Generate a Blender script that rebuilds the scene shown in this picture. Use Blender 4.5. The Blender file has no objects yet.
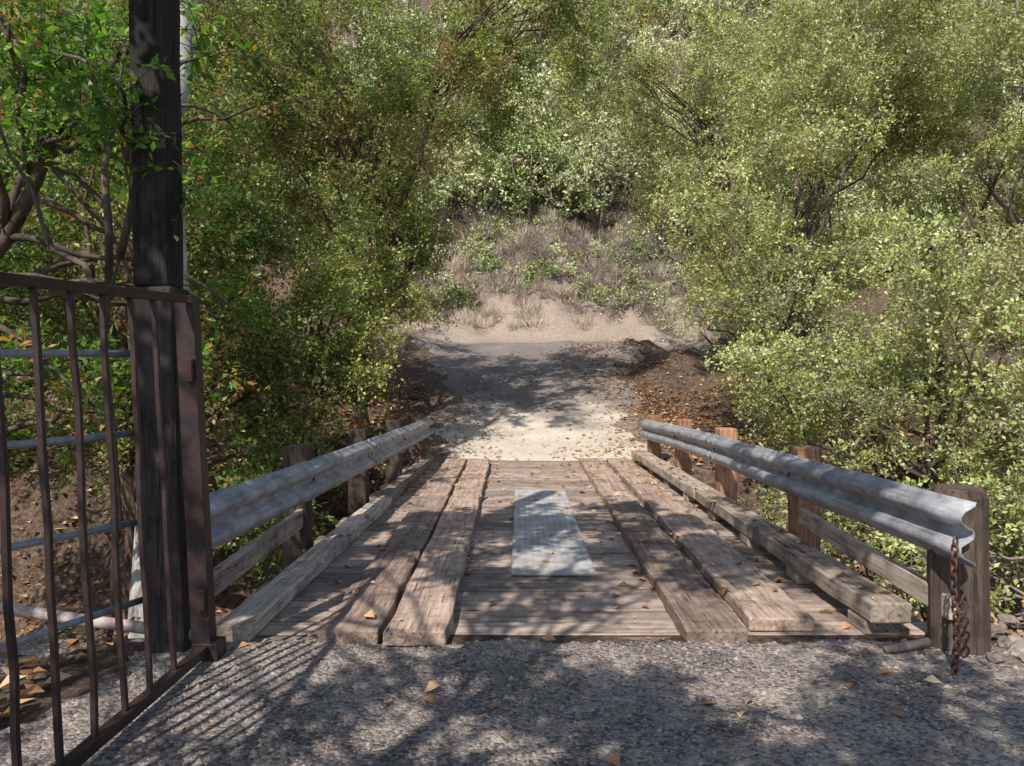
import bpy, math, random, bmesh
import numpy as np
from mathutils import Vector, Matrix, noise as mnoise
random.seed(7); rng=np.random.default_rng(7)
scene=bpy.context.scene
scene.view_settings.view_transform='Standard'; scene.view_settings.look='None'; scene.view_settings.exposure=0
COL=scene.collection
SD=Vector((-.29,-.60,.745)).normalized()

# ---------------------------------------------------------------- materials
def newmat(name):
    m=bpy.data.materials.new(name); m.use_nodes=True
    nt=m.node_tree; nt.nodes.clear()
    return m,nt,nt.nodes,nt.links
def N(nt,t,**kw):
    n=nt.nodes.new(t)
    for k,v in kw.items(): setattr(n,k,v)
    return n
def ramp(nt,fac,stops):
    r=N(nt,'ShaderNodeValToRGB')
    e=r.color_ramp.elements
    while len(e)<len(stops): e.new(0.5)
    for i,(p,c) in enumerate(stops):
        e[i].position=p; e[i].color=(*c,1) if len(c)==3 else c
    if fac is not None: nt.links.new(fac,r.inputs[0])
    return r
def noise(nt,vec,scale,detail=4,rough=.55,dist=0):
    n=N(nt,'ShaderNodeTexNoise'); n.inputs['Scale'].default_value=scale; n.inputs['Detail'].default_value=detail
    n.inputs['Roughness'].default_value=rough; n.inputs['Distortion'].default_value=dist
    nt.links.new(vec,n.inputs['Vector']); return n
def mixc(nt,fac,a,b,mode='MIX'):
    m=N(nt,'ShaderNodeMix',data_type='RGBA',blend_type=mode)
    for inp,v in ((m.inputs[0],fac),(m.inputs[6],a),(m.inputs[7],b)):
        if isinstance(v,(int,float)): inp.default_value=v
        elif isinstance(v,tuple): inp.default_value=(*v,1)
        else: nt.links.new(v,inp)
    return m.outputs[2]
def math_(nt,op,a,b=0.0):
    m=N(nt,'ShaderNodeMath',operation=op)
    for i,v in enumerate((a,b)):
        if isinstance(v,(int,float)): m.inputs[i].default_value=v
        else: nt.links.new(v,m.inputs[i])
    return m.outputs[0]
def finish(nt,color,rough=.85,metal=0,bump=None,bstr=.4,bdist=.01,spec=.3):
    p=N(nt,'ShaderNodeBsdfPrincipled'); o=N(nt,'ShaderNodeOutputMaterial')
    if isinstance(color,tuple): p.inputs['Base Color'].default_value=(*color,1)
    else: nt.links.new(color,p.inputs['Base Color'])
    if isinstance(rough,(int,float)): p.inputs['Roughness'].default_value=rough
    else: nt.links.new(rough,p.inputs['Roughness'])
    p.inputs['Metallic'].default_value=metal
    p.inputs['Specular IOR Level'].default_value=spec
    if bump is not None:
        b=N(nt,'ShaderNodeBump'); b.inputs['Strength'].default_value=bstr; b.inputs['Distance'].default_value=bdist
        nt.links.new(bump,b.inputs['Height']); nt.links.new(b.outputs[0],p.inputs['Normal'])
    nt.links.new(p.outputs[0],o.inputs[0]); return p
def coord(nt,scale=(1,1,1)):
    t=N(nt,'ShaderNodeTexCoord'); mp=N(nt,'ShaderNodeMapping'); mp.inputs['Scale'].default_value=scale
    nt.links.new(t.outputs['Object'],mp.inputs['Vector']); return mp.outputs[0]
def attr(nt,name='rnd'):
    a=N(nt,'ShaderNodeAttribute'); a.attribute_name=name; return a.outputs['Fac']

def wood(name,axis,dark,light,dirt=(.23,.19,.15),dirtamt=.35):
    m,nt,_,L=newmat(name)
    s=[34,34,34]; s[axis]=1.5
    v=coord(nt,tuple(s)); r=attr(nt)
    off=N(nt,'ShaderNodeVectorMath',operation='ADD'); L.new(v,off.inputs[0])
    sc=math_(nt,'MULTIPLY',r,57.0); cb=N(nt,'ShaderNodeCombineXYZ'); [L.new(sc,cb.inputs[i]) for i in range(3)]
    L.new(cb.outputs[0],off.inputs[1]); vv=off.outputs[0]
    n1=noise(nt,vv,1.0,6,.65,.6)
    c=ramp(nt,n1.outputs[0],[(.3,dark),(.5,tuple((a+b)/2 for a,b in zip(dark,light))),(.72,light)]).outputs[0]
    n2=noise(nt,vv,1.6,3,.7,.2)
    crack=ramp(nt,n2.outputs[0],[(.34,(0.12,.10,.09)),(.40,(1,1,1))]).outputs[0]
    c=mixc(nt,.75,c,crack,'MULTIPLY')
    v2=coord(nt,(1,1,1)); n3=noise(nt,v2,2.3,5,.6)
    dm=ramp(nt,n3.outputs[0],[(.42,(0,0,0)),(.68,(1,1,1))]).outputs[0]
    c=mixc(nt,math_(nt,'MULTIPLY',dm,dirtamt),c,dirt)
    n4=noise(nt,v2,5.0,6,.7)
    st=ramp(nt,n4.outputs[0],[(.35,(.42,.38,.36)),(.54,(1,1,1))]).outputs[0]
    c=mixc(nt,.8,c,st,'MULTIPLY')
    br=math_(nt,'ADD',math_(nt,'MULTIPLY',r,.65),.62)
    g=N(nt,'ShaderNodeCombineXYZ'); [L.new(br,g.inputs[i]) for i in range(3)]
    c=mixc(nt,1.0,c,g.outputs[0],'MULTIPLY')
    h=math_(nt,'ADD',math_(nt,'MULTIPLY',crack,1.0),math_(nt,'MULTIPLY',n1.outputs[0],.6))
    finish(nt,c,.85,0,h,.7,.006,.25); return m
M_board=wood('deck_board_wood',0,(.19,.14,.115),(.55,.43,.36),dirt=(.50,.40,.33),dirtamt=.55)
M_runner=wood('runner_wood',1,(.19,.125,.10),(.60,.45,.36),dirt=(.38,.30,.24),dirtamt=.35)
M_curb=wood('curb_wood',1,(.25,.19,.15),(.72,.60,.49),dirt=(.38,.31,.25),dirtamt=.25)
M_postw=wood('rail_post_wood',2,(.24,.11,.06),(.70,.38,.22),dirt=(.20,.13,.10),dirtamt=.3)
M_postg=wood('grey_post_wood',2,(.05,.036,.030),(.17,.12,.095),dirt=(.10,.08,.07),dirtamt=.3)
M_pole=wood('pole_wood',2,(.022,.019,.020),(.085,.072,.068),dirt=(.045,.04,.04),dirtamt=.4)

def galv():
    m,nt,_,L=newmat('galvanised_steel')
    v=coord(nt); a=noise(nt,v,6,6,.65); b=noise(nt,coord(nt,(40,3,40)),1,4,.6)
    c=ramp(nt,a.outputs[0],[(.3,(.22,.22,.25)),(.55,(.42,.43,.46)),(.75,(.58,.58,.60))]).outputs[0]
    st=ramp(nt,b.outputs[0],[(.3,(.45,.42,.39)),(.5,(1,1,1))]).outputs[0]
    c=mixc(nt,.75,c,st,'MULTIPLY')
    n3=noise(nt,v,2.6,6,.75)
    ru=ramp(nt,n3.outputs[0],[(.55,(0,0,0)),(.70,(1,1,1))]).outputs[0]
    c=mixc(nt,math_(nt,'MULTIPLY',ru,.65),c,(.22,.16,.12))
    finish(nt,c,.6,.25,a.outputs[0],.3,.004,.5); return m
M_galv=galv()
def paintsteel(name,c1,c2,rust,amt,rough=.5,metal=.2,sc=14):
    m,nt,_,L=newmat(name); v=coord(nt); a=noise(nt,v,sc,6,.7); b=noise(nt,v,sc*3,4,.6)
    c=mixc(nt,b.outputs[0],c1,c2)
    r=ramp(nt,a.outputs[0],[(.5-.1*amt,(0,0,0)),(.62-.1*amt,(1,1,1))]).outputs[0]
    c=mixc(nt,math_(nt,'MULTIPLY',r,amt),c,rust)
    finish(nt,c,rough,metal,a.outputs[0],.4,.003,.5); return m
M_gate=paintsteel('gate_steel',(.018,.013,.015),(.04,.03,.032),(.07,.035,.028),.7)
M_pipe=paintsteel('pipe_steel',(.26,.32,.38),(.42,.48,.54),(.18,.11,.08),.4,.45,.3)
M_pink=paintsteel('peeling_rail',(.30,.16,.15),(.42,.27,.25),(.52,.47,.44),.8,.7,0)
M_chain=paintsteel('chain_rust',(.08,.05,.045),(.18,.12,.10),(.16,.07,.04),.9,.6,.5)
M_plate=paintsteel('plate_steel',(.16,.16,.16),(.24,.24,.24),(.20,.15,.11),.7,.8,.1,7)
M_bars=paintsteel('grating_steel',(.42,.44,.46),(.58,.60,.62),(.38,.31,.26),.8,.7,.05,4)
M_beam=paintsteel('stringer_steel',(.05,.035,.03),(.09,.06,.05),(.12,.06,.04),.9)

def conc():
    m,nt,_,L=newmat('abutment_concrete'); v=coord(nt); a=noise(nt,v,3,8,.7)
    c=ramp(nt,a.outputs[0],[(.3,(.15,.14,.12)),(.7,(.36,.33,.29))]).outputs[0]
    finish(nt,c,.9,0,a.outputs[0],.5,.02); return m
M_conc=conc()

def asphalt():
    m,nt,_,L=newmat('old_asphalt'); v=coord(nt)
    a=noise(nt,v,1.6,8,.7); b=noise(nt,v,40,4,.7)
    vo=N(nt,'ShaderNodeTexVoronoi'); vo.inputs['Scale'].default_value=52; L.new(v,vo.inputs['Vector'])
    c=ramp(nt,a.outputs[0],[(.34,(.15,.125,.12)),(.5,(.30,.25,.23)),(.62,(.52,.43,.36))]).outputs[0]
    sp=ramp(nt,vo.outputs['Color'],[(.2,(.36,.33,.32)),(.6,(1,1,1))]).outputs[0]
    c=mixc(nt,.95,c,sp,'MULTIPLY')
    hi=ramp(nt,b.outputs[0],[(.56,(0,0,0)),(.63,(1,1,1))]).outputs[0]
    c=mixc(nt,math_(nt,'MULTIPLY',hi,.65),c,(.60,.52,.46))
    pn=noise(nt,v,1.7,7,.72,.4)
    pt=ramp(nt,pn.outputs[0],[(.60,(0,0,0)),(.66,(1,1,1))]).outputs[0]
    c=mixc(nt,math_(nt,'MULTIPLY',pt,.65),c,(.64,.61,.58))
    h=math_(nt,'ADD',b.outputs[0],math_(nt,'MULTIPLY',vo.outputs['Distance'],-.8))
    finish(nt,c,.9,0,h,1.0,.016,.3); return m
M_asph=asphalt()
def farroad():
    m,nt,_,L=newmat('dirt_road'); v=coord(nt)
    a=noise(nt,v,.8,8,.7); b=noise(nt,v,22,5,.7)
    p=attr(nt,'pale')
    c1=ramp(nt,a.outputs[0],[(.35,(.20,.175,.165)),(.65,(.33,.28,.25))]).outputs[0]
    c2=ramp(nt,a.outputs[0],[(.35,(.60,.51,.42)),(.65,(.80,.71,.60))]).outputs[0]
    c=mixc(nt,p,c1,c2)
    s=ramp(nt,b.outputs[0],[(.35,(.55,.52,.5)),(.55,(1,1,1))]).outputs[0]
    c=mixc(nt,.6,c,s,'MULTIPLY')
    finish(nt,c,.95,0,b.outputs[0],.9,.03,.2); return m
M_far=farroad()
def ground():
    m,nt,_,L=newmat('leaf_litter_soil'); v=coord(nt)
    b=noise(nt,v,16,6,.75)
    vo=N(nt,'ShaderNodeTexVoronoi'); vo.inputs['Scale'].default_value=13; L.new(v,vo.inputs['Vector'])
    c=ramp(nt,b.outputs[0],[(.3,(.07,.045,.035)),(.5,(.18,.125,.095)),(.7,(.33,.25,.18))]).outputs[0]
    lv=ramp(nt,vo.outputs['Color'],[(.2,(.45,.4,.38)),(.7,(1,1,1))]).outputs[0]
    c=mixc(nt,.7,c,lv,'MULTIPLY')
    pc=ramp(nt,b.outputs[0],[(.3,(.26,.20,.16)),(.55,(.48,.39,.32)),(.75,(.64,.54,.46))]).outputs[0]
    c=mixc(nt,attr(nt,'pale'),c,pc)
    finish(nt,c,.95,0,b.outputs[0],1.0,.06,.15); return m
M_ground=ground()
def bark(name,c1,c2,sc=8):
    m,nt,_,L=newmat(name); v=coord(nt,(sc,sc,sc*.3)); a=noise(nt,v,1,6,.7,.5)
    c=ramp(nt,a.outputs[0],[(.35,c1),(.65,c2)]).outputs[0]
    finish(nt,c,.9,0,a.outputs[0],.8,.02,.2); return m
M_bark=bark('oak_bark',(.05,.036,.03),(.17,.13,.105))
M_barkr=bark('reddish_bark',(.07,.04,.032),(.21,.135,.11))
M_white=bark('sycamore_bark',(.16,.14,.13),(.66,.64,.60),7)
M_twig=bark('grey_twig_bark',(.20,.15,.14),(.42,.34,.31),20)

def leafmat(name,stops,trans=.35,tcol=(1.0,1.15,.45)):
    m,nt,_,L=newmat(name); r=attr(nt)
    c=ramp(nt,r,stops).outputs[0]
    br=attr(nt,'br')
    g=N(nt,'ShaderNodeCombineXYZ'); [L.new(br,g.inputs[i]) for i in range(3)]
    c=mixc(nt,1.0,c,g.outputs[0],'MULTIPLY')
    p=N(nt,'ShaderNodeBsdfDiffuse'); L.new(c,p.inputs['Color'])
    o=N(nt,'ShaderNodeOutputMaterial')
    gl=N(nt,'ShaderNodeBsdfGlossy'); gl.inputs['Roughness'].default_value=.45; gl.inputs['Color'].default_value=(.95,.95,.9,1)
    m0=N(nt,'ShaderNodeMixShader'); m0.inputs[0].default_value=.05; L.new(p.outputs[0],m0.inputs[1]); L.new(gl.outputs[0],m0.inputs[2])
    if trans>0:
        t=N(nt,'ShaderNodeBsdfTranslucent'); tc=mixc(nt,1.0,c,tcol,'MULTIPLY'); L.new(tc,t.inputs['Color'])
        mx=N(nt,'ShaderNodeMixShader'); mx.inputs[0].default_value=trans
        L.new(m0.outputs[0],mx.inputs[1]); L.new(t.outputs[0],mx.inputs[2]); L.new(mx.outputs[0],o.inputs[0])
    else: L.new(m0.outputs[0],o.inputs[0])
    return m
ML_bright=leafmat('leaf_yellow_green',[(0,(.24,.29,.08)),(.35,(.42,.48,.14)),(.7,(.62,.66,.26)),(.90,(.74,.73,.46)),(1,(.50,.35,.20))],.28,(1,1.1,.5))
ML_mid=leafmat('leaf_green',[(0,(.13,.19,.045)),(.4,(.29,.38,.09)),(.70,(.49,.54,.16)),(.82,(.60,.56,.27)),(.90,(.52,.32,.17)),(1,(.44,.20,.12))],.38,(1.1,1.25,.4))
ML_dark=leafmat('leaf_dark_green',[(0,(.08,.13,.03)),(.4,(.19,.28,.06)),(.76,(.35,.44,.12)),(.87,(.52,.42,.18)),(1,(.44,.17,.10))],.38,(1.2,1.4,.4))
ML_hill=leafmat('leaf_hill',[(0,(.30,.34,.14)),(.4,(.48,.53,.22)),(.8,(.66,.68,.36)),(1,(.68,.64,.48))],0)
ML_hillg=leafmat('leaf_hill_green',[(0,(.18,.26,.08)),(.4,(.33,.44,.14)),(.8,(.50,.56,.24)),(1,(.55,.42,.26))],0)
ML_big=leafmat('leaf_broad',[(0,(.07,.15,.03)),(.5,(.15,.30,.05)),(.82,(.30,.44,.10)),(.89,(.50,.26,.09)),(1,(.46,.15,.07))],.5,(1.3,1.6,.4))
ML_dry=leafmat('leaf_fallen',[(0,(.24,.11,.05)),(.4,(.46,.24,.11)),(.75,(.64,.38,.19)),(1,(.72,.56,.36))],.1,(1,.8,.6))
ML_straw=leafmat('dry_grass_blade',[(0,(.30,.22,.16)),(.5,(.52,.42,.31)),(1,(.70,.62,.52))],0)
ML_scrub=leafmat('dry_scrub_leaf',[(0,(.22,.16,.13)),(.5,(.40,.32,.27)),(.85,(.40,.40,.22)),(1,(.58,.54,.47))],0)

# ---------------------------------------------------------------- builders
class MB:
    def __init__(s): s.v=[]; s.f=[]; s.r=[]
    def add(s,vs,fs,r=None):
        o=len(s.v); s.v+= [tuple(v) for v in vs]; s.f+=[tuple(i+o for i in f) for f in fs]
        r=random.random() if r is None else r; s.r+=[r]*len(fs)
    def tube(s,pts,rad,n=6,cap=True,r=None,closed=False,phase=0):
        pts=[Vector(p) for p in pts]; k=len(pts)
        if not hasattr(rad,'__len__'): rad=[rad]*k
        vs=[];fs=[]; prev=None
        for i,p in enumerate(pts):
            if closed: t=(pts[(i+1)%k]-pts[i-1])
            else: t=pts[min(i+1,k-1)]-pts[max(i-1,0)]
            t.normalize()
            if prev is None:
                a=Vector((0,0,1)) if abs(t.z)<.9 else Vector((1,0,0)); u=t.cross(a).normalized()
            else: u=(prev-t*prev.dot(t)).normalized()
            prev=u; w=t.cross(u)
            for j in range(n):
                an=2*math.pi*j/n+phase; vs.append(p+(u*math.cos(an)+w*math.sin(an))*rad[i])
        m=k if closed else k-1
        for i in range(m):
            for j in range(n):
                a=i*n+j; b=i*n+(j+1)%n; c=((i+1)%k)*n+(j+1)%n; d=((i+1)%k)*n+j
                fs.append((a,b,c,d))
        if cap and not closed:
            fs.append(tuple(range(n))[::-1]); fs.append(tuple((k-1)*n+j for j in range(n)))
        s.add(vs,fs,r)
    def beam(s,p0,p1,w,h,segs=1,jit=0,up=(0,0,1),r=None):
        p0=Vector(p0);p1=Vector(p1);t=(p1-p0).normalized();up=Vector(up);sd=t.cross(up).normalized();u=sd.cross(t)
        vs=[];fs=[]
        for i in range(segs+1):
            c=p0.lerp(p1,i/segs)+sd*random.uniform(-jit,jit)*.6+u*random.uniform(-jit,jit)*.4
            for a,b in((-1,-1),(1,-1),(1,1),(-1,1)):
                vs.append(c+sd*(a*w/2+random.uniform(-jit,jit)*.5)+u*(b*h/2+random.uniform(-jit,jit)*.3))
        for i in range(segs):
            for j in range(4): fs.append((i*4+j,(i+1)*4+j,(i+1)*4+(j+1)%4,i*4+(j+1)%4))
        fs.append((0,1,2,3)); e=segs*4; fs.append((e+3,e+2,e+1,e))
        s.add(vs,fs,r)
    def obj(s,name,mat,parent=None,bevel=0,smooth=False):
        me=bpy.data.meshes.new(name); me.from_pydata(s.v,[],s.f)
        a=me.attributes.new('rnd','FLOAT','FACE'); a.data.foreach_set('value',s.r)
        me.materials.append(mat); me.update()
        bm=bmesh.new(); bm.from_mesh(me); bmesh.ops.recalc_face_normals(bm,faces=bm.faces); bm.to_mesh(me); bm.free()
        o=bpy.data.objects.new(name,me); COL.objects.link(o)
        if smooth: me.polygons.foreach_set('use_smooth',[True]*len(me.polygons))
        if bevel:
            b=o.modifiers.new('bevel','BEVEL'); b.width=bevel; b.segments=2; b.limit_method='ANGLE'; b.angle_limit=math.radians(50)
        if parent: o.parent=parent
        return o
def empty(name):
    e=bpy.data.objects.new(name,None); COL.objects.link(e); e.empty_display_size=.2; return e

def quadmesh(name,V,rnd,mats,ev=None,ef=None,br=None):
    n=len(V); me=bpy.data.meshes.new(name)
    if ev is None: ev=np.zeros((0,3)); ef=np.zeros((0,4),int)
    me.vertices.add(n*4+len(ev))
    co=np.concatenate([V.reshape(-1,3),ev])
    me.vertices.foreach_set('co',co.astype(np.float32).ravel())
    li=np.concatenate([np.arange(n*4),(ef+n*4).ravel()])
    me.loops.add(len(li)); me.loops.foreach_set('vertex_index',li.astype(np.int32))
    npoly=n+len(ef); me.polygons.add(npoly)
    me.polygons.foreach_set('loop_start',np.arange(npoly,dtype=np.int32)*4)
    for m in mats: me.materials.append(m)
    mi=np.zeros(npoly,dtype=np.int32); mi[n:]=1
    me.polygons.foreach_set('material_index',mi)
    if br is None: br=np.ones(n)
    a=me.attributes.new('rnd','FLOAT','FACE'); a.data.foreach_set('value',np.concatenate([rnd,np.full(len(ef),.5)]).astype(np.float32))
    a=me.attributes.new('br','FLOAT','FACE'); a.data.foreach_set('value',np.concatenate([br,np.full(len(ef),1.)]).astype(np.float32))
    me.update(calc_edges=True); return me
def unit(a): return a/np.maximum(np.linalg.norm(a,axis=-1,keepdims=True),1e-9)
def leafquads(C,D,Nn,Ls,Ws):
    D=unit(D); S=unit(np.cross(D,Nn)); Nn=unit(np.cross(S,D))
    L_=Ls[:,None];W=Ws[:,None]
    return np.stack([C,C+D*L_*.45+S*W*.5+Nn*W*.15,C+D*L_,C+D*L_*.45-S*W*.5+Nn*W*.15],1)

def clump(R,nt,nl,ll,lw,flat=.75,upb=.6,twr=.0045):
    C=[];D=[];ev=[];ef=[]
    for i in range(nt):
        d=rng.normal(size=3); d[2]=d[2]*flat+.15; d/=np.linalg.norm(d)
        s=rng.normal(size=3)*R*.22; l=R*rng.uniform(.5,1.1)
        k=3; pts=[s+d*l*t+np.array([0,0,-.18*l*t*t]) for t in np.linspace(0,1,k)]
        for q in pts: q+=rng.normal(size=3)*R*.03
        u=np.cross(d,[.3,.5,.8]); u/=np.linalg.norm(u); w=np.cross(d,u); o=len(ev)
        for t,q in enumerate(pts):
            r_=twr*R/.5*(1-.7*t/(k-1))
            for a in (0,2.1,4.2): ev.append(q+(u*math.cos(a)+w*math.sin(a))*r_)
        for t in range(k-1):
            for a in range(3): ef.append((o+t*3+a,o+t*3+(a+1)%3,o+(t+1)*3+(a+1)%3,o+(t+1)*3+a))
        ts=rng.uniform(.15,1.0,nl); P=np.array(pts)
        base=np.stack([np.interp(ts,np.linspace(0,1,k),P[:,j]) for j in range(3)],1)
        dd=unit(d*.6+rng.normal(size=(nl,3))*.8)
        C.append(base+dd*rng.uniform(0,R*.12,(nl,1))); D.append(dd)
    C=np.concatenate(C);D=np.concatenate(D);n=len(C)
    Nn=unit(rng.normal(size=(n,3))+np.array(SD)*upb*2.2)
    sc=rng.uniform(.6,1.25,n)
    V=leafquads(C,D,Nn,ll*sc,lw*sc*rng.uniform(.8,1.2,n))
    return (V,rng.random(n),np.array(ev),np.array(ef))
class Fol:
    def __init__(s,parent,rot=.6): s.p=parent; s.it={}; s.rot=rot
    def put(s,kind,loc,sc=1.0,shift=None):
        s.it.setdefault(kind,[]).append((tuple(loc),sc*random.uniform(.85,1.15),shift))
    def build(s):
        for kind,its in s.it.items():
            cl,mats=KINDS[kind]; VV=[];RR=[];EV=[];EF=[];BB=[];off=0
            for loc,sc,shift in its:
                V,r,ev,ef=random.choice(cl)
                R=np.array((Matrix.Rotation(random.uniform(-s.rot,s.rot)*1.6,3,'Z')@Matrix.Rotation(random.uniform(-s.rot,s.rot),3,'X')@Matrix.Rotation(random.uniform(-s.rot,s.rot),3,'Y')))*sc
                fx=random.choice((-1,1)); F=np.array([fx,1,1.])
                VV.append((V*F)@R.T+np.array(loc)); 
                sh=random.gauss(0,.13) if shift is None else shift
                RR.append(np.clip(r*.93+sh,0,1) if shift is None else np.clip(r*.3+sh,0,1)); BB.append(np.full(len(r),random.uniform(.62,1.22)))
                if len(ev): EV.append((ev*F)@R.T+np.array(loc)); EF.append(ef+off); off+=len(ev)
            me=quadmesh(kind,np.concatenate(VV),np.concatenate(RR),mats,np.concatenate(EV) if EV else None,np.concatenate(EF) if EV else None,np.concatenate(BB))
            o=bpy.data.objects.new(kind,me); COL.objects.link(o); o.parent=s.p
KINDS={}
def kind(name,mat,tw,k,*a,**kw): KINDS[name]=([clump(*a,**kw) for i in range(k)],[mat,tw])
kind('yellow_green_foliage',ML_bright,M_twig,6,.55,26,21,.062,.034)
kind('green_foliage',ML_mid,M_bark,6,.55,24,20,.064,.034)
kind('dark_foliage',ML_dark,M_bark,6,.60,24,20,.072,.037)
kind('broad_foliage',ML_big,M_bark,5,.55,18,11,.10,.042)
kind('canopy_foliage',ML_big,M_bark,5,.42,16,12,.12,.095)
kind('hill_foliage',ML_hill,M_twig,6,1.05,20,27,.14,.085)
kind('hill_green_foliage',ML_hillg,M_bark,5,1.05,20,26,.14,.085)
kind('bare_twigs',ML_scrub,M_twig,4,.8,42,5,.06,.025,twr=.006)

# ---------------------------------------------------------------- terrain
def sst(x): x=np.clip(x,0,1); return x*x*(3-2*x)
def hf(X,Y):
    X=np.asarray(X,float);Y=np.asarray(Y,float)
    z=np.interp(Y,[-200,4,12.2,14,18,22,24,25.6,30,50,100,220],[0,0,0,.15,1.15,2.15,2.5,3.4,7,28,70,95])
    rd=np.exp(-((X-.5)/3.2)**4)
    sh=.7*np.sin(X*.25)*(1-rd)
    rav=sst((Y-4.25-sh)/(1.2+1.2*(1-rd)))*sst((12.1-Y+sh*.5)/(1.0+1.6*(1-rd)))
    z=z-2.3*rav
    n=.22*np.sin(X*1.1+Y*.7+1.3)+.16*np.sin(X*2.3-Y*1.7)+.08*np.sin(X*4.9+2.1*Y)+.06*np.sin(7.1*X-5.3*Y+1)
    n=n*np.where(Y<4.6,1-np.exp(-((X-.35)/3.5)**8),1)
    n2=.25*np.sin(X*.9+Y*.5)+.18*np.sin(X*1.9+1-Y*.3)+.07*np.sin(4.1*X+1.3*Y)+.05*np.sin(6.7*X-4*Y)+.04*np.sin(11*X+7.7*Y)
    k=sst((Y-24)/1.5)
    z=z+n*(1-rd*.96)*(1-k)+n2*k*1.2
    z=z+.5*np.sin(X*.35+1)*sst((Y-25)/4)
    sho=sst((np.abs(X-.35)-2.3)/1.5)*(Y<6)
    z=z-.20*sho
    z=z+sst((np.abs(X)-12)/30)*10*(np.where(Y<24,1,0.2))
    return z
def palef(X,Y):
    p=sst((Y-23.2)/1.0)*(1-.75*sst((Y-26.0)/1.8))*sst((33-Y)/4)*sst((6.5-np.abs(X-1.2))/2.0)
    p=np.maximum(p,.75*sst((Y-11.8)/.5)*sst((24-Y)/3)*sst((2.6-np.abs(X-.6))/1.0))
    return p*.95
def axis_pts(lo,f0,f1,hi,fine,ratio=1.25):
    a=list(np.arange(f0,f1+1e-6,fine)); s=fine;x=f1
    while x<hi: s*=ratio;x+=s;a.append(min(x,hi))
    s=fine;x=f0;b=[]
    while x>lo: s*=ratio;x-=s;b.append(max(x,lo))
    return np.array(b[::-1]+a)
def gridobj(name,xs,ys,zfun,mat,palefun):
    XX,YY=np.meshgrid(xs,ys); Z=zfun(XX,YY); nx,ny=len(xs),len(ys)
    V=np.stack([XX,YY,Z],-1).reshape(-1,3)
    i=np.arange(nx*ny).reshape(ny,nx); F=np.stack([i[:-1,:-1],i[:-1,1:],i[1:,1:],i[1:,:-1]],-1).reshape(-1,4)
    me=bpy.data.meshes.new(name); me.from_pydata(V.tolist(),[],F.tolist())
    a=me.attributes.new('pale','FLOAT','POINT'); a.data.foreach_set('value',palefun(XX,YY).ravel().astype(np.float32))
    me.materials.append(mat); me.polygons.foreach_set('use_smooth',[True]*len(me.polygons)); me.update()
    o=bpy.data.objects.new(name,me); COL.objects.link(o); return o
gridobj('ground',axis_pts(-160,-11,13,160,.22),axis_pts(-120,-1,34,210,.22),hf,M_ground,palef)
def edge_n(X,Y): return .12*np.sin(3.1*X+1.7*Y)+.08*np.sin(7.3*Y-2*X)+.05*np.sin(17*X+13*Y)+.03*np.sin(31*X-23*Y)
def z_app(X,Y):
    e=np.minimum(2.62-np.abs(X-.45)+.8*edge_n(Y*1.3,X),4.14-Y+.25*edge_n(X*2,Y*.3)+.02)
    w=sst(e/.16)
    return -.06+w*.084+.006*np.sin(2*X+3*Y)+.004*np.sin(9*X-7*Y)
gridobj('asphalt_road',np.arange(-3.0,4.0,.05),np.concatenate([np.arange(-60,1,1.0),np.arange(1,4.3,.04)]),z_app,M_asph,lambda X,Y:X*0)
def z_far(X,Y):
    c=.55; hw=np.interp(Y,[12,15,20,24],[1.9,2.2,3.0,3.9])
    e=np.minimum(hw-np.abs(X-c)+2.2*edge_n(X*.7,Y*.7),np.minimum(Y-12.0,24.0-Y+edge_n(X,Y)*2))
    return hf(X,Y)-.10+.135*sst(e/.5)
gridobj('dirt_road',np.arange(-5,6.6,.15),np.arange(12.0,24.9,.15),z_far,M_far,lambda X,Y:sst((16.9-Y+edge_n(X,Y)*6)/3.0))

# ---------------------------------------------------------------- bridge
br=empty('timber_bridge')
b=MB(); y=3.98
while y<12.05:
    w=random.uniform(.19,.24)
    b.beam((-1.78+random.uniform(-.05,.05),y+w/2,-.04),(2.5+random.uniform(-.05,.05),y+w/2,-.04+random.uniform(-.006,.006)),w-random.uniform(.016,.032),.08,10,.006)
    y+=w
b.obj('deck_boards',M_board,br,.008)
b=MB()
def runner(x0,x1,y0,y1,xs=0):
    b.beam(((x0+x1)/2,y0,.045),((x0+x1)/2+xs,y1,.045),x1-x0,.085,26,.014)
runner(-1.10,-.76,4.02,8.4,0); runner(-1.12,-.78,8.45,12.0,0)
runner(-.73,-.38,4.0,11.9,-.01)
runner(.97,1.32,4.02,7.9,.06); runner(1.04,1.39,7.93,12.05,.05)
runner(1.40,1.78,4.22,9.1,.1); runner(1.50,1.86,9.14,12.0,.04)
b.obj('wheel_runners',M_runner,br,.012)
b=MB()
b.beam((-1.60,4.05,.055),(-1.50,8.2,.055),.20,.10,14,.008); b.beam((-1.50,8.24,.055),(-1.44,12.1,.055),.20,.10,12,.008)
b.beam((2.17,4.12,.15),(2.16,8.1,.15),.24,.12,14,.007); b.beam((2.16,8.14,.15),(2.1,12.1,.15),.24,.12,14,.007)
for yy in (4.3,5.3,6.4,7.5,8.6,9.7,10.8,11.8): b.beam((2.05,yy,.043),(2.27,yy,.043),.22,.084,1,.003)
b.obj('kerb_timbers',M_curb,br,.012)
b=MB(); b.beam((.30,5.38,.010),(.33,9.15,.010),.64,.012); b.obj('plate_base',M_plate,br)
b=MB()
nx=11
for i in range(nx):
    x=.01+i*.058; b.beam((x,5.385,.021),(x+.03,9.145,.021),.030,.010)
n=62
for i in range(n+1):
    yy=5.39+i*3.75/n; b.beam((-.018+.03*i/n,yy,.0225),(.618+.03*i/n,yy,.0225),.030,.010)
b.obj('plate_grating',M_bars,br)
b=MB()
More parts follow.
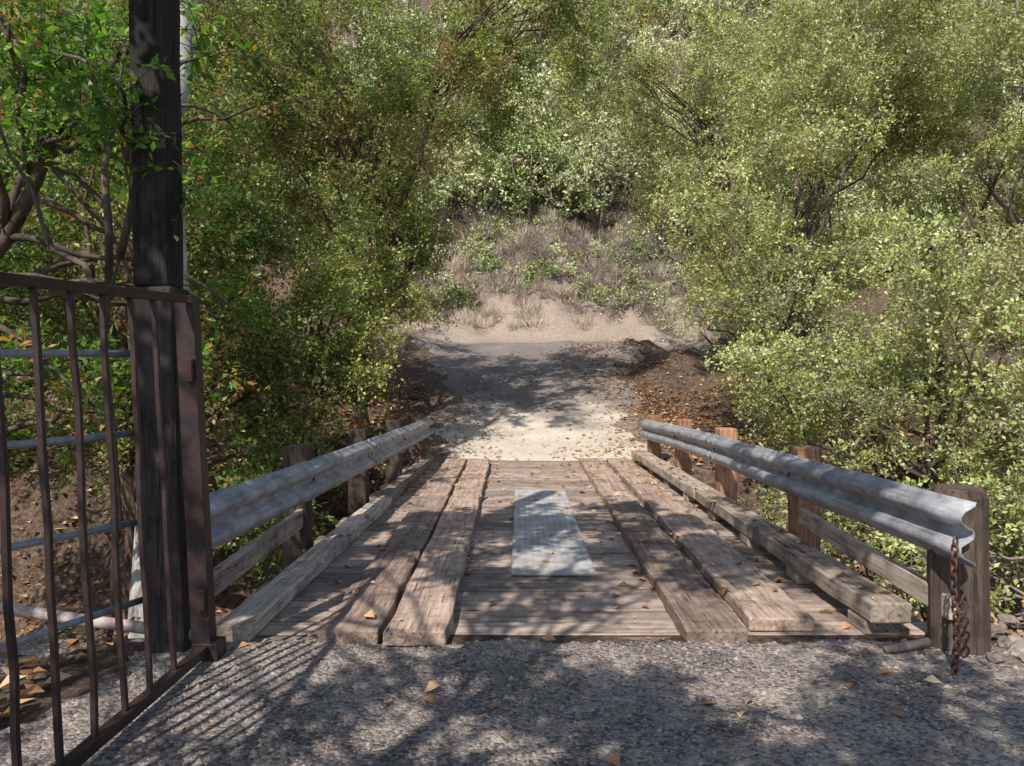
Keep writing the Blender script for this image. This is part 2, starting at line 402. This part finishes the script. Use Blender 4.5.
for x in (-1.4,-.5,.4,1.3,2.2):
    b.beam((x,4.0,-.11),(x,12.1,-.11),.2,.02); b.beam((x,4.0,-.27),(x,12.1,-.27),.02,.30); b.beam((x,4.0,-.43),(x,12.1,-.43),.2,.02)
b.obj('stringers',M_beam,br)
b=MB()
b.beam((-2.3,4.18,-1.3),(3.0,4.18,-1.3),.35,2.4,6,.02); b.beam((-2.3,12.15,-1.3),(3.0,12.15,-1.3),.4,2.4,6,.02)
b.obj('abutments',M_conc,br,.02)

# guard rails
prof=[(0,0),(.006,.02),(.062,.048),(.078,.072),(.074,.098),(.012,.135),(.006,.155),(.012,.175),(.074,.212),(.078,.238),(.062,.262),(.006,.29),(0,.31)]
def wbeam(path,sgn,name,parent):
    vs=[];fs=[];k=len(prof); P=[]
    for i in range(len(path)-1):
        for t in np.linspace(0,1,8,endpoint=False): P.append(tuple(np.array(path[i])*(1-t)+np.array(path[i+1])*t))
    P.append(path[-1])
    for (x,y,zt) in P:
        dx=random.uniform(-.007,.007);dz=random.uniform(-.004,.004)
        for u,z in prof: vs.append((x+sgn*u*random.uniform(.93,1.04)+dx,y,zt-.335+z*1.08+dz))
    for i in range(len(P)-1):
        for j in range(k-1): fs.append((i*k+j,i*k+j+1,(i+1)*k+j+1,(i+1)*k+j))
    m=MB(); m.add(vs,fs); o=m.obj(name,M_galv,parent,smooth=True)
    s=o.modifiers.new('s','SOLIDIFY'); s.thickness=.005; s.offset=0
    return o
def bolt(b,x,y,z,sgn):
    b.tube([(x,y,z),(x+sgn*.012,y,z),(x+sgn*.02,y,z)],[.017,.017,.008],8)
gl=empty('guard_rail')
LP=[(-1.77,3.93,.845),(-1.70,6.03,.805),(-1.62,8.1,.785),(-1.53,10,.765),(-1.47,12.4,.745)]
RP=[(2.33,3.62,.885),(2.31,6.0,.85),(2.33,8.3,.81),(2.31,10.3,.77),(2.22,12.4,.72)]
wbeam(LP,1,'w_beam',gl)
b=MB()
postsL=[(-1.90,4.12,.86),(-1.83,6.05,.915),(-1.75,8.1,.89),(-1.66,9.95,.86),(-1.60,11.75,.85)]
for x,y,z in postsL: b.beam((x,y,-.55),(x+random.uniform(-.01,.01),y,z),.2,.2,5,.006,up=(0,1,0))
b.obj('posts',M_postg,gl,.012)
b=MB(); b.beam((-1.83,3.9,.25),(-1.77,6.1,.33),.05,.15,6,.005); b.obj('lower_board',M_curb,gl,.006)
b=MB()
for x,y,z in LP[1:4]: bolt(b,x+.008,y,z-.1675,1)
for dy in (-.1,.1):
    for dz in (-.085,-.25): bolt(b,LP[2][0]+.074,LP[2][1]+dy,LP[2][2]+dz,1)
b.obj('bolts',M_chain,gl)
wbeam([(-1.624+.009,7.95,.789),(-1.614+.009,8.25,.786)],1,'lap_joint',gl)
gr=empty('guard_rail')
wbeam(RP,-1,'w_beam',gr)
wbeam([(2.329-.009,8.1,.816),(2.33-.009,8.45,.809)],-1,'lap_joint',gr)
b=MB()
postsR=[(2.43,6.02,.915),(2.45,8.3,.885),(2.43,10.3,.85),(2.35,12.05,.80)]
for x,y,z in postsR: b.beam((x,y,-.55),(x+random.uniform(-.012,.012),y,z),.2,.22,5,.006,up=(0,1,0))
b.obj('posts',M_postw,gr,.014)
b=MB(); b.tube([(2.47,3.98,-.5),(2.47,3.98,.1),(2.46,3.98,.5),(2.46,3.98,.86),(2.46,3.98,.905)],[.155,.152,.148,.145,.12],10,phase=.3)
b.obj('end_post',M_postg,gr,.01)
b=MB(); b.beam((2.36,3.85,.27),(2.37,6.1,.36),.05,.13,6,.005); b.obj('lower_board',M_curb,gr,.006)
b=MB()
for x,y,z in RP[1:4]: bolt(b,x-.008,y,z-.1675,-1)
for dy in (-.1,.1):
    for dz in (-.085,-.25): bolt(b,RP[2][0]-.076,RP[2][1]+dy,RP[2][2]+dz,-1)
b.obj('bolts',M_chain,gr)
b=MB(); b.tube([(2.00,3.86,.045),(2.10,3.875,.055),(2.28,3.94,.055)],[.018,.024,.026],8); b.obj('loose_pipe',M_twig,None,smooth=True)  # loose pipe on the ground, drawn tapered and in twig bark

b=MB(); z=.70; i=0; x0=2.19; y0=3.56
def link(c,rot,tilt=0):
    pts=[]
    for k in range(12):
        a=2*math.pi*k/12; u=math.cos(a)*.015; w=math.sin(a)*.026
        pts.append((c[0]+u*math.cos(rot)+tilt*w,c[1]+u*math.sin(rot),c[2]+w))
    b.tube(pts,.006,5,closed=True)
while z>.03:
    link((x0+.012*math.sin(z*9),y0+.008*math.cos(z*7),z),(i%2)*1.57+.4); 
    if .12<z<.42: link((x0+.035+.012*math.sin(z*9),y0-.01,z+.01),(i%2)*1.57+.9,.3)
    z-=.037; i+=1
b.beam((x0,y0-.01,.03),(x0,y0-.01,.09),.05,.03)
b.obj('hanging_chain',M_chain,None,smooth=False)

# ---------------------------------------------------------------- gate, post, pipe fence
g=empty('steel_bar_gate')
def gx(y,z): return -1.615-.045*z+(3.74-y)*-.03
def gp(y,z): return (gx(y,z),y,z)
def ztop(y): return 1.92-.045*(3.74-y)
b=MB()
b.beam(gp(3.72,ztop(3.72)),gp(1.2,ztop(1.2)),.04,.042,14,.003)
b.beam(gp(3.72,.09),gp(1.2,.09),.05,.05,14,.003)
y=3.42
while y>1.25:
    pts=[gp(y+random.uniform(-.010,.010),.11+k*(ztop(y)-.13)/8) for k in range(9)]
    b.tube(pts,.016,4,phase=math.pi/4); y-=.205
b.beam(gp(1.2,.05),gp(1.2,1.84),.05,.05,3,.002)
b.obj('bars',M_gate,g,.003)
b=MB(); b.beam((gx(3.77,-.1)-.02,3.79,-.2),(gx(3.77,1.95)-.02,3.79,1.94),.10,.085,5,.002,up=(0,1,0))
b.beam((gx(3.77,0)+.0,3.79,-.1),(gx(3.77,0)+.0,3.79,.12),.13,.12,1,.002,up=(0,1,0))
for z in (.35,1.55): b.tube([(gx(3.75,z),3.735,z-.06),(gx(3.75,z),3.735,z+.06)],.022,8)
b.obj('hinge_post',M_gate,g,.004)
p=empty('timber_pole')
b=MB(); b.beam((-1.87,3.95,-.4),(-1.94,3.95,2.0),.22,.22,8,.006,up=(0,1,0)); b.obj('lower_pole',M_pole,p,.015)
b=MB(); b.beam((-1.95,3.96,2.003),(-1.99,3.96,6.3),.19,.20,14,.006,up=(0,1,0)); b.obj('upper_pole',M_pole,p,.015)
f=empty('pipe_fence')
b=MB()
for zz in (1.63,1.21,.73,.29):
    pts=[(-2.03-(.31/.65)*t,3.95-t,zz+random.uniform(-.01,.01)) for t in np.linspace(0,2.6,9)]
    b.tube(pts,.019,8)
for t in (1.3,2.55): b.tube([(-2.03-.477*t-.02,3.95-t,-.3),(-2.03-.477*t-.02,3.95-t,1.75)],.03,8)
b.obj('pipes',M_pipe,f,smooth=True)
b=MB(); b.tube([(-1.75,3.92,.10),(-2.4,4.05,.13),(-3.3,4.3,.15),(-4.4,4.6,.14)],.035,8); b.tube([(-4.3,4.58,-.6),(-4.3,4.58,.3)],.04,8)
b.obj('peeling_low_rail',M_pink,f,smooth=True)

# ---------------------------------------------------------------- rocks, gravel, leaves
def rocks(name,items,mat):
    b=MB()
    base=bmesh.new(); bmesh.ops.create_icosphere(base,subdivisions=2,radius=1)
    bv=[v.co.copy() for v in base.verts]; bf=[[v.index for v in f_.verts] for f_ in base.faces]; base.free()
    for (x,y,z,s) in items:
        q=Vector((random.random()*50,random.random()*50,0)); sq=Vector((random.uniform(.7,1.3),random.uniform(.7,1.2),random.uniform(.5,.8)))
        R=Matrix.Rotation(random.uniform(0,6.28),3,'Z'); vs=[]
        for v in bv:
            w=v*(1+.45*mnoise.noise(v*1.4+q)+.15*mnoise.noise(v*4+q)); w=Vector((w.x*sq.x,w.y*sq.y,w.z*sq.z)); w=R@w; vs.append(Vector((x,y,z))+w*s)
        b.add(vs,bf)
    return b.obj(name,mat)
def rockmat():
    m,nt,_,L=newmat('rock'); v=coord(nt); a=noise(nt,v,12,6,.7); r=attr(nt)
    c=ramp(nt,a.outputs[0],[(.3,(.19,.165,.155)),(.7,(.50,.45,.41))]).outputs[0]
    c2=ramp(nt,r,[(0,(.45,.41,.38)),(1,(1.1,1.05,1))]).outputs[0]; c=mixc(nt,1.0,c,c2,'MULTIPLY')
    finish(nt,c,.9,0,a.outputs[0],.6,.01); return m
M_rock=rockmat()
items=[]
for i in range(150):
    x=random.uniform(2.5,4.6);y=random.uniform(3.1,4.9); s=random.uniform(.015,.065)
    items.append((x,y,float(hf(x,y))+.03*(x<3.2)+s*.3,s))
items+=[(2.78,3.85,.02,.10),(2.95,3.7,0,.12),(2.68,3.6,.02,.05),(3.1,3.95,0,.11),(2.6,3.75,.02,.045),(2.55,3.5,.02,.04)]
rocks('rock_pile',items,M_rock)
nG=12000
gx_=rng.uniform(-2.1,2.9,nG); gy_=1.5+rng.random(nG)**.6*2.65; sz=rng.gamma(2,.0028,nG)+.002
sz=np.minimum(sz,.022); gz=z_app(gx_,gy_)
octv=np.array([[1,0,0],[0,1,0],[-1,0,0],[0,-1,0],[0,0,1]],float)
b=MB()
for i in range(nG):
    a=random.random()*6.28; ca,sa=math.cos(a),math.sin(a); s=sz[i]; sx=random.uniform(.8,1.4)
    vs=[(gx_[i]+s*(sx*q[0]*ca-q[1]*sa),gy_[i]+s*(sx*q[0]*sa+q[1]*ca),gz[i]-.001+s*.8*q[2]) for q in octv]
    b.add(vs,[(0,1,4),(1,2,4),(2,3,4),(3,0,4)])
b.obj('gravel',M_rock)

def litter(name,X,Y,Z,size,mat=ML_dry,curl=.5):
    n=len(X); a=rng.uniform(0,6.28,n); D=np.stack([np.cos(a),np.sin(a),rng.normal(0,.18,n)],1)
    Nn=unit(np.stack([rng.normal(0,.35,n),rng.normal(0,.35,n),np.ones(n)],1))
    C=np.stack([X,Y,Z],1); Vq=leafquads(C,D,Nn,size,size*rng.uniform(.45,.8,n))
    Vq[:,1,2]+=size*.12*curl; Vq[:,3,2]+=size*.16*curl
    Vq[:,:,2]=np.maximum(Vq[:,:,2],Z[:,None]+.001)
    me=quadmesh(name,Vq,rng.random(n),[mat]); o=bpy.data.objects.new(name,me); COL.objects.link(o); return o
def deckz(X,Y):
    z=np.where(Y<4.05,z_app(X,Y)+.003,.004)
    z=np.where(Y>12.05,z_far(X,Y)+.01,z)
    on=((X>-1.12)&(X<-.38))|((X>1.0)&(X<1.8)); z=np.where(on&(Y>4.1)&(Y<12),.097,z)
    on=((X>-1.7)&(X<-1.4)); z=np.where(on&(Y>4.1)&(Y<12),.112,z)
    on=((X>2.04)&(X<2.3)); z=np.where(on&(Y>4.1)&(Y<12),.215,z)
    on=((X>-.03)&(X<.66)); z=np.where(on&(Y>5.3)&(Y<9.2),.029,z)
    return z
n=2600; X=rng.uniform(-1.7,2.6,n); Y=rng.uniform(2.7,13,n)
w=(rng.random(n)<(.07+.5*np.exp(-((X-1.95)/.25)**2)+.4*np.exp(-((X-.85)/.15)**2)+.4*np.exp(-((X+1.28)/.2)**2)+.25*np.exp(-((X+.3)/.15)**2)+.15*(Y>9.5))*np.where(Y<4.1,.45,1)); X=X[w];Y=Y[w]
litter('fallen_leaves',X,Y,deckz(X,Y),rng.uniform(.03,.10,len(X)),curl=1.0)
X=rng.normal(2.9,.8,2400); Y=rng.uniform(12.1,23,2400); X2=rng.normal(-2.0,.8,700); Y2=rng.uniform(12.1,18,700)
X3=rng.uniform(-1.5,3,260);Y3=rng.uniform(12,22,260)
X=np.concatenate([X,X2,X3]);Y=np.concatenate([Y,Y2,Y3]); litter('fallen_leaves',X,Y,np.maximum(z_far(X,Y),hf(X,Y))+.012,rng.uniform(.05,.12,len(X)))
n=36000; X=rng.uniform(-10,12,n); Y=rng.uniform(2.0,18,n)
k=((X<-2.25)|(X>2.9))|((Y>4.5)&(Y<11.8)); X=X[k];Y=Y[k]
litter('leaf_litter',X,Y,hf(X,Y)+rng.uniform(.005,.05,len(X)),rng.uniform(.05,.14,len(X)),curl=1.0)

# ---------------------------------------------------------------- vegetation
def curvepts(a,b_,k=6,wob=.12,sag=0):
    a=Vector(a);b_=Vector(b_);L_=(b_-a).length;P=[]
    o1=Vector(rng.normal(size=3))*wob*L_
    for i in range(k+1):
        t=i/k; P.append(a.lerp(b_,t)+o1*math.sin(math.pi*t)*.5+Vector(rng.normal(size=3))*L_*.015*(0<i<k)+Vector((0,0,sag*math.sin(math.pi*t))))
    return P
def tree(name,base,trunk,blobs,knd,bark_,r0=.14,dens=1.5,limbs=6,cs=1.0,shell=.45,brown=0.03,gap=-.12,freq=.8,lr=.5):
    e=empty(name); F=Fol(e); b=MB(); base=Vector(base)
    tp=[base]+[Vector(t) for t in trunk]; P=[tp[0]]
    for i in range(len(tp)-1): P+=curvepts(tp[i],tp[i+1],5,.06)[1:]
    nP=len(P); rad=[r0*(1-.72*i/(nP-1)) for i in range(nP)]
    rad[0]*=1.35; b.tube(P,rad,9)
    for (cx,cy,cz,rx,ry,rz) in blobs:
        vol=4.19*rx*ry*rz; n=max(4,int(vol*dens)); c=Vector((cx,cy,cz)); ends=[]
        for l in range(limbs):
            d=Vector(rng.normal(size=3)).normalized(); ee=c+Vector((d.x*rx,d.y*ry,abs(d.z)*rz*.9-rz*.15))*.62
            j=min(range(nP),key=lambda q:(P[q]-(c+Vector((0,0,-rz*.8)))).length+random.random()*1.2); j=max(2,j)
            q=curvepts(P[j],ee,8,.16,.1); rr=max(.018,rad[j]*lr)
            b.tube(q,[rr*(1-.85*t/8)+.006 for t in range(9)],6); ends+=q[3:]
        cnt=0;tries=0; ph=Vector(rng.uniform(0,50,3))
        while cnt<n and tries<n*8:
            tries+=1
            d=rng.normal(size=3); d/=np.linalg.norm(d); rr=random.random()**shell
            rr*=1+.25*mnoise.noise(Vector(d*2)+ph)
            p=Vector((cx+d[0]*rx*rr,cy+d[1]*ry*rr,cz+d[2]*rz*rr))
            if mnoise.noise(p*freq+ph)<gap: continue
            if p.z<float(hf(p.x,p.y))+.1: continue
            if (-2.1 if p.z<1.05 else -1.75)<p.x<2.75 and 3.5<p.y<12.6 and p.z<2.6 : continue
            cnt+=1; F.put(knd,p,cs,.72 if random.random()<brown else None)
            if cnt%3==0:
                j=min(random.sample(ends,min(10,len(ends))),key=lambda q:(q-p).length)
                b.tube(curvepts(j,p,4,.12),[.012,.009,.007,.005,.004],4)
    b.obj('trunk_and_limbs',bark_,e,smooth=True); F.build()
    return e
H=lambda x,y:float(hf(x,y))-.1
G_,D_,B_,Y_='green_foliage','dark_foliage','broad_foliage','yellow_green_foliage'
tree('oak_tree',(-3.1,14.5,H(-3.1,14.5)),[(-2.8,14.4,2.6),(-2.3,14.6,5.0),(-1.2,15,8.5)],
     [(-3.4,14.6,6.2,2.9,2.2,3.2),(-0.3,15.0,8.2,2.4,1.8,2.2),(-5.8,14,8,2.5,2.3,3),(-2.4,13.2,5.6,1.7,1.2,1.7),(1.2,13.9,8.7,2.1,1.4,1.0),(-2.0,15.2,3.9,.8,.9,1.5)],G_,M_barkr,.16,1.4,9,brown=.10,lr=.38)
tree('oak_tree',(-3.6,11.6,H(-3.6,11.6)),[(-3.3,11.6,1.5),(-3.1,11.5,3)],[(-3.0,11.2,1.3,1.4,1.5,2.1),(-2.7,12.6,3.0,1.2,1.1,1.6),(-2.15,10.9,1.5,.5,1.0,.8)],G_,M_bark,.09,2.6,5)
tree('laurel_tree',(-5.0,9.6,H(-5,9.6)),[(-4.8,9.5,2),(-4.6,9.5,5)],[(-4.8,9.5,3.2,1.9,1.7,3.2),(-3.6,9.9,1.2,1.1,1.2,1.7),(-3.1,8.0,.2,.9,1.0,1.4)],D_,M_barkr,.12,1.8,8,brown=.10)
tree('laurel_tree',(-6.4,6.3,H(-6.4,6.3)),[(-5.6,6.3,1.6),(-4.3,6.4,3.1),(-3.2,6.4,4.6)],
     [(-4.6,6.5,4.3,1.7,1.1,1.5),(-2.9,6.2,3.9,1.1,.8,.95),(-6.6,7.5,2.5,1.5,1.3,2.2),(-3.1,6.9,2.0,.7,.5,.8),(-4.2,6.3,1.2,.8,.7,.7)],B_,M_bark,.12,1.9,7,brown=.10)
tree('laurel_sapling',(-2.6,4.6,H(-2.6,4.6)),[(-2.5,4.5,1.0),(-2.3,4.2,2.2),(-2.2,4.0,3.0)],[(-2.1,3.9,2.9,.5,.35,.5),(-3.3,4.9,3.4,.7,.5,.6)],B_,M_bark,.02,3.5,2,.6)
tree('sycamore_tree',(-3.9,8.0,H(-3.9,8.0)),[(-3.72,8.0,2),(-3.62,8.0,5.5),(-3.9,8.2,10)],[(-4.4,8.4,11,2.4,2.2,1.6)],'canopy_foliage',M_white,.20,.8,7)
tree('oak_tree',(-7.4,17.5,H(-7.4,17.5)),[(-7.2,17.5,4),(-7,17.5,8)],[(-7.4,17.5,6.5,3.4,2.3,5)],G_,M_bark,.2,.9,8,1.15,brown=.08)
tree('oak_tree',(-8.4,11.5,H(-8.4,11.5)),[(-8.2,11.5,3),(-8,11.5,7)],[(-8.2,11.5,4.2,2.6,2.3,4.6)],D_,M_bark,.18,.95,8,1.1)
tree('oak_tree',(4.9,13.6,H(4.9,13.6)),[(5.0,13.5,2.4),(5.3,13.6,5.5)],[(5.0,13.4,3.9,2.2,1.9,3.5),(7.7,14.6,7.2,2.8,2.3,3.4),(3.9,12.9,1.9,1.2,1.0,1.3)],Y_,M_bark,.13,1.4,9,lr=.4)
tree('oak_tree',(5.9,9.8,H(5.9,9.8)),[(5.8,9.8,.6),(5.9,9.9,3)],[(5.9,9.8,1.6,1.8,1.6,2.4),(4.35,10.9,1.1,1.2,1.2,1.7),(3.9,9.2,-.3,.8,1.1,.9)],Y_,M_bark,.09,1.9,8)
tree('oak_shrub',(6.1,7.4,H(6.1,7.4)),[(6.1,7.4,0),(6.2,7.4,1.6)],[(6.4,7.6,.5,1.5,1.2,2.0),(4.5,7.6,-.6,1.1,.9,1.0),(5.2,6.2,-.7,1.1,.7,.8)],Y_,M_twig,.05,2.0,6)
tree('oak_tree',(10,13.2,H(10,13.2)),[(9.8,13.2,3),(9.6,13.2,7)],[(9.8,13.2,4.8,2.6,2.2,4.6)],Y_,M_bark,.16,1.1,8,1.1)
tree('oak_tree',(6.2,18.5,H(6.2,18.5)),[(6.0,18.4,5),(4.8,18.0,7.6)],[(7.4,19,7.2,3.0,2.2,4),(4.5,18.6,8.0,2.3,1.7,2.8),(2.5,17.6,8.4,1.6,1.4,1.7),(4.3,17.8,4.6,1.1,1.2,1.9)],Y_,M_bark,.14,1.2,8,1.1,lr=.3)
# shade trees beside / behind the viewpoint
tree('sycamore_tree',(-4.6,-3.5,0),[(-4.4,-3.4,2.4),(-3.4,-2.6,4.4),(-2.0,-.6,5.3)],[(-1.2,-2.2,5.2,3.2,2.2,.6),(-1.3,1.7,5.6,2.7,2.1,.5),(-4.6,1.0,5.2,1.6,2.2,.7)],'canopy_foliage',M_white,.16,11.0,10,cs=.62,gap=.06,freq=1.9,lr=.3)

# hillside chaparral
e=empty('hillside_forest'); F=Fol(e); b=MB()
spots=[]
for i in range(520):
    y=27+20*random.random(); x=random.uniform(-1,1)*(.78*y+3)
    clear=sst((5.2-abs(x-1.2))/1.5)*sst((30.4-y)/1.5)
    if clear>.4: continue
    spots.append((x,y,0))
for i in range(60): spots.append((random.uniform(-4.5,8),random.uniform(29.8,35),1))
for (x,y,c) in spots:
    gz_=H(x,y); ht=random.uniform(1.4,5.0)
    if c: ht=random.uniform(1.6,3.6)
    q=random.random()
    knd='hill_foliage' if q<.70 else ('hill_green_foliage' if q<.90 or c else 'bare_twigs')
    if x<-5 and q<.45: knd='hill_green_foliage'
    n=random.choice([2,3,4])
    b.tube(curvepts((x,y,gz_-.3),(x+random.uniform(-.5,.5),y,gz_+ht),4,.12),[.08,.06,.045,.03,.015],5)
    for k in range(n):
        px=x+random.uniform(-1.2,1.2); py=y+random.uniform(-1.1,1.1); pz=gz_+ht*random.uniform(.3,1.1)
        b.tube(curvepts((x,y,gz_+ht*.3),(px,py,pz),3,.12),[.035,.03,.02,.01],4)
        F.put(knd,(px,py,pz),random.uniform(.75,1.25))
b.obj('stems',M_twig,e,smooth=True); F.build()

def grassclump(n,hh,sp):
    C=np.stack([rng.normal(0,sp,n),rng.normal(0,sp,n),np.full(n,-.03)],1)
    D=unit(np.stack([rng.normal(0,.4,n),rng.normal(0,.4,n),np.ones(n)],1)); Nn=unit(rng.normal(size=(n,3)))
    return (leafquads(C,D,Nn,hh*rng.uniform(.4,1.1,n),np.full(n,.016)),rng.random(n),np.zeros((0,3)),np.zeros((0,4),int))
KINDS['grass_blades']=([grassclump(100,.5,.17) for i in range(4)],[ML_straw])
e=empty('dry_grass'); F=Fol(e,.15)
for i in range(600):
    y=random.uniform(24.7,32); x=random.uniform(-5,7)
    if y<25.8 and random.random()<.7: continue
    if mnoise.noise(Vector((x*.7,y*.7,3)))<-.1: continue
    F.put('grass_blades',(x,y,H(x,y)+.1),random.uniform(.5,1.3))
F.build()
e=empty('dry_brush'); F=Fol(e)
for i in range(190):
    y=random.uniform(25.4,32); x=random.uniform(-5,7); F.put('bare_twigs',(x,y,H(x,y)+.4),random.uniform(.5,1.2))
F.build()
e=empty('sage_scrub'); F=Fol(e)
for i in range(80):
    y=random.uniform(26.0,31.5); x=random.uniform(-4.8,6.8)
    if abs(x-1)<1.4 and y<28.5 and random.random()<.6: continue
    F.put(random.choice(['hill_foliage','hill_green_foliage']),(x,y,H(x,y)+.4),random.uniform(.35,.85))
F.build()
e=empty('undergrowth'); F=Fol(e)
for i in range(80):
    x=random.uniform(-5.8,-2.3); y=random.uniform(4.2,8); F.put(random.choice([B_,D_,D_]),(x,y,H(x,y)+.3),random.uniform(.35,.75))
for i in range(36):
    x=random.uniform(3.4,8.5); y=random.uniform(5.5,12.5); F.put(Y_,(x,y,H(x,y)+.4),random.uniform(.5,.9))
F.build()

# ---------------------------------------------------------------- light
sun=bpy.data.lights.new('sun','SUN'); sun.energy=5.0; sun.angle=math.radians(.5); sun.color=(1,.94,.85)
so=bpy.data.objects.new('sun',sun); COL.objects.link(so); so.rotation_euler=SD.to_track_quat('Z','Y').to_euler(); so.location=(-20,-25,40)
w=bpy.data.worlds.new('World'); scene.world=w; w.use_nodes=True; nt=w.node_tree
sky=nt.nodes.new('ShaderNodeTexSky'); sky.sky_type='NISHITA'; sky.sun_disc=False
sky.sun_elevation=math.asin(SD.z); sky.sun_rotation=math.atan2(SD.x,SD.y)%(2*math.pi)
nt.links.new(sky.outputs[0],nt.nodes['Background'].inputs[0]); nt.nodes['Background'].inputs[1].default_value=.15

cam=bpy.data.cameras.new('camera'); cam.sensor_width=36; cam.lens=25.3; cam.clip_end=600; cam.clip_start=.05
co=bpy.data.objects.new('camera',cam); COL.objects.link(co); co.location=(0,0,1.55)
co.rotation_euler=(math.radians(90-1.0),0,math.radians(.15)); scene.camera=co
print('objects',len(bpy.data.objects),'polys',sum(len(m.polygons) for m in bpy.data.meshes))
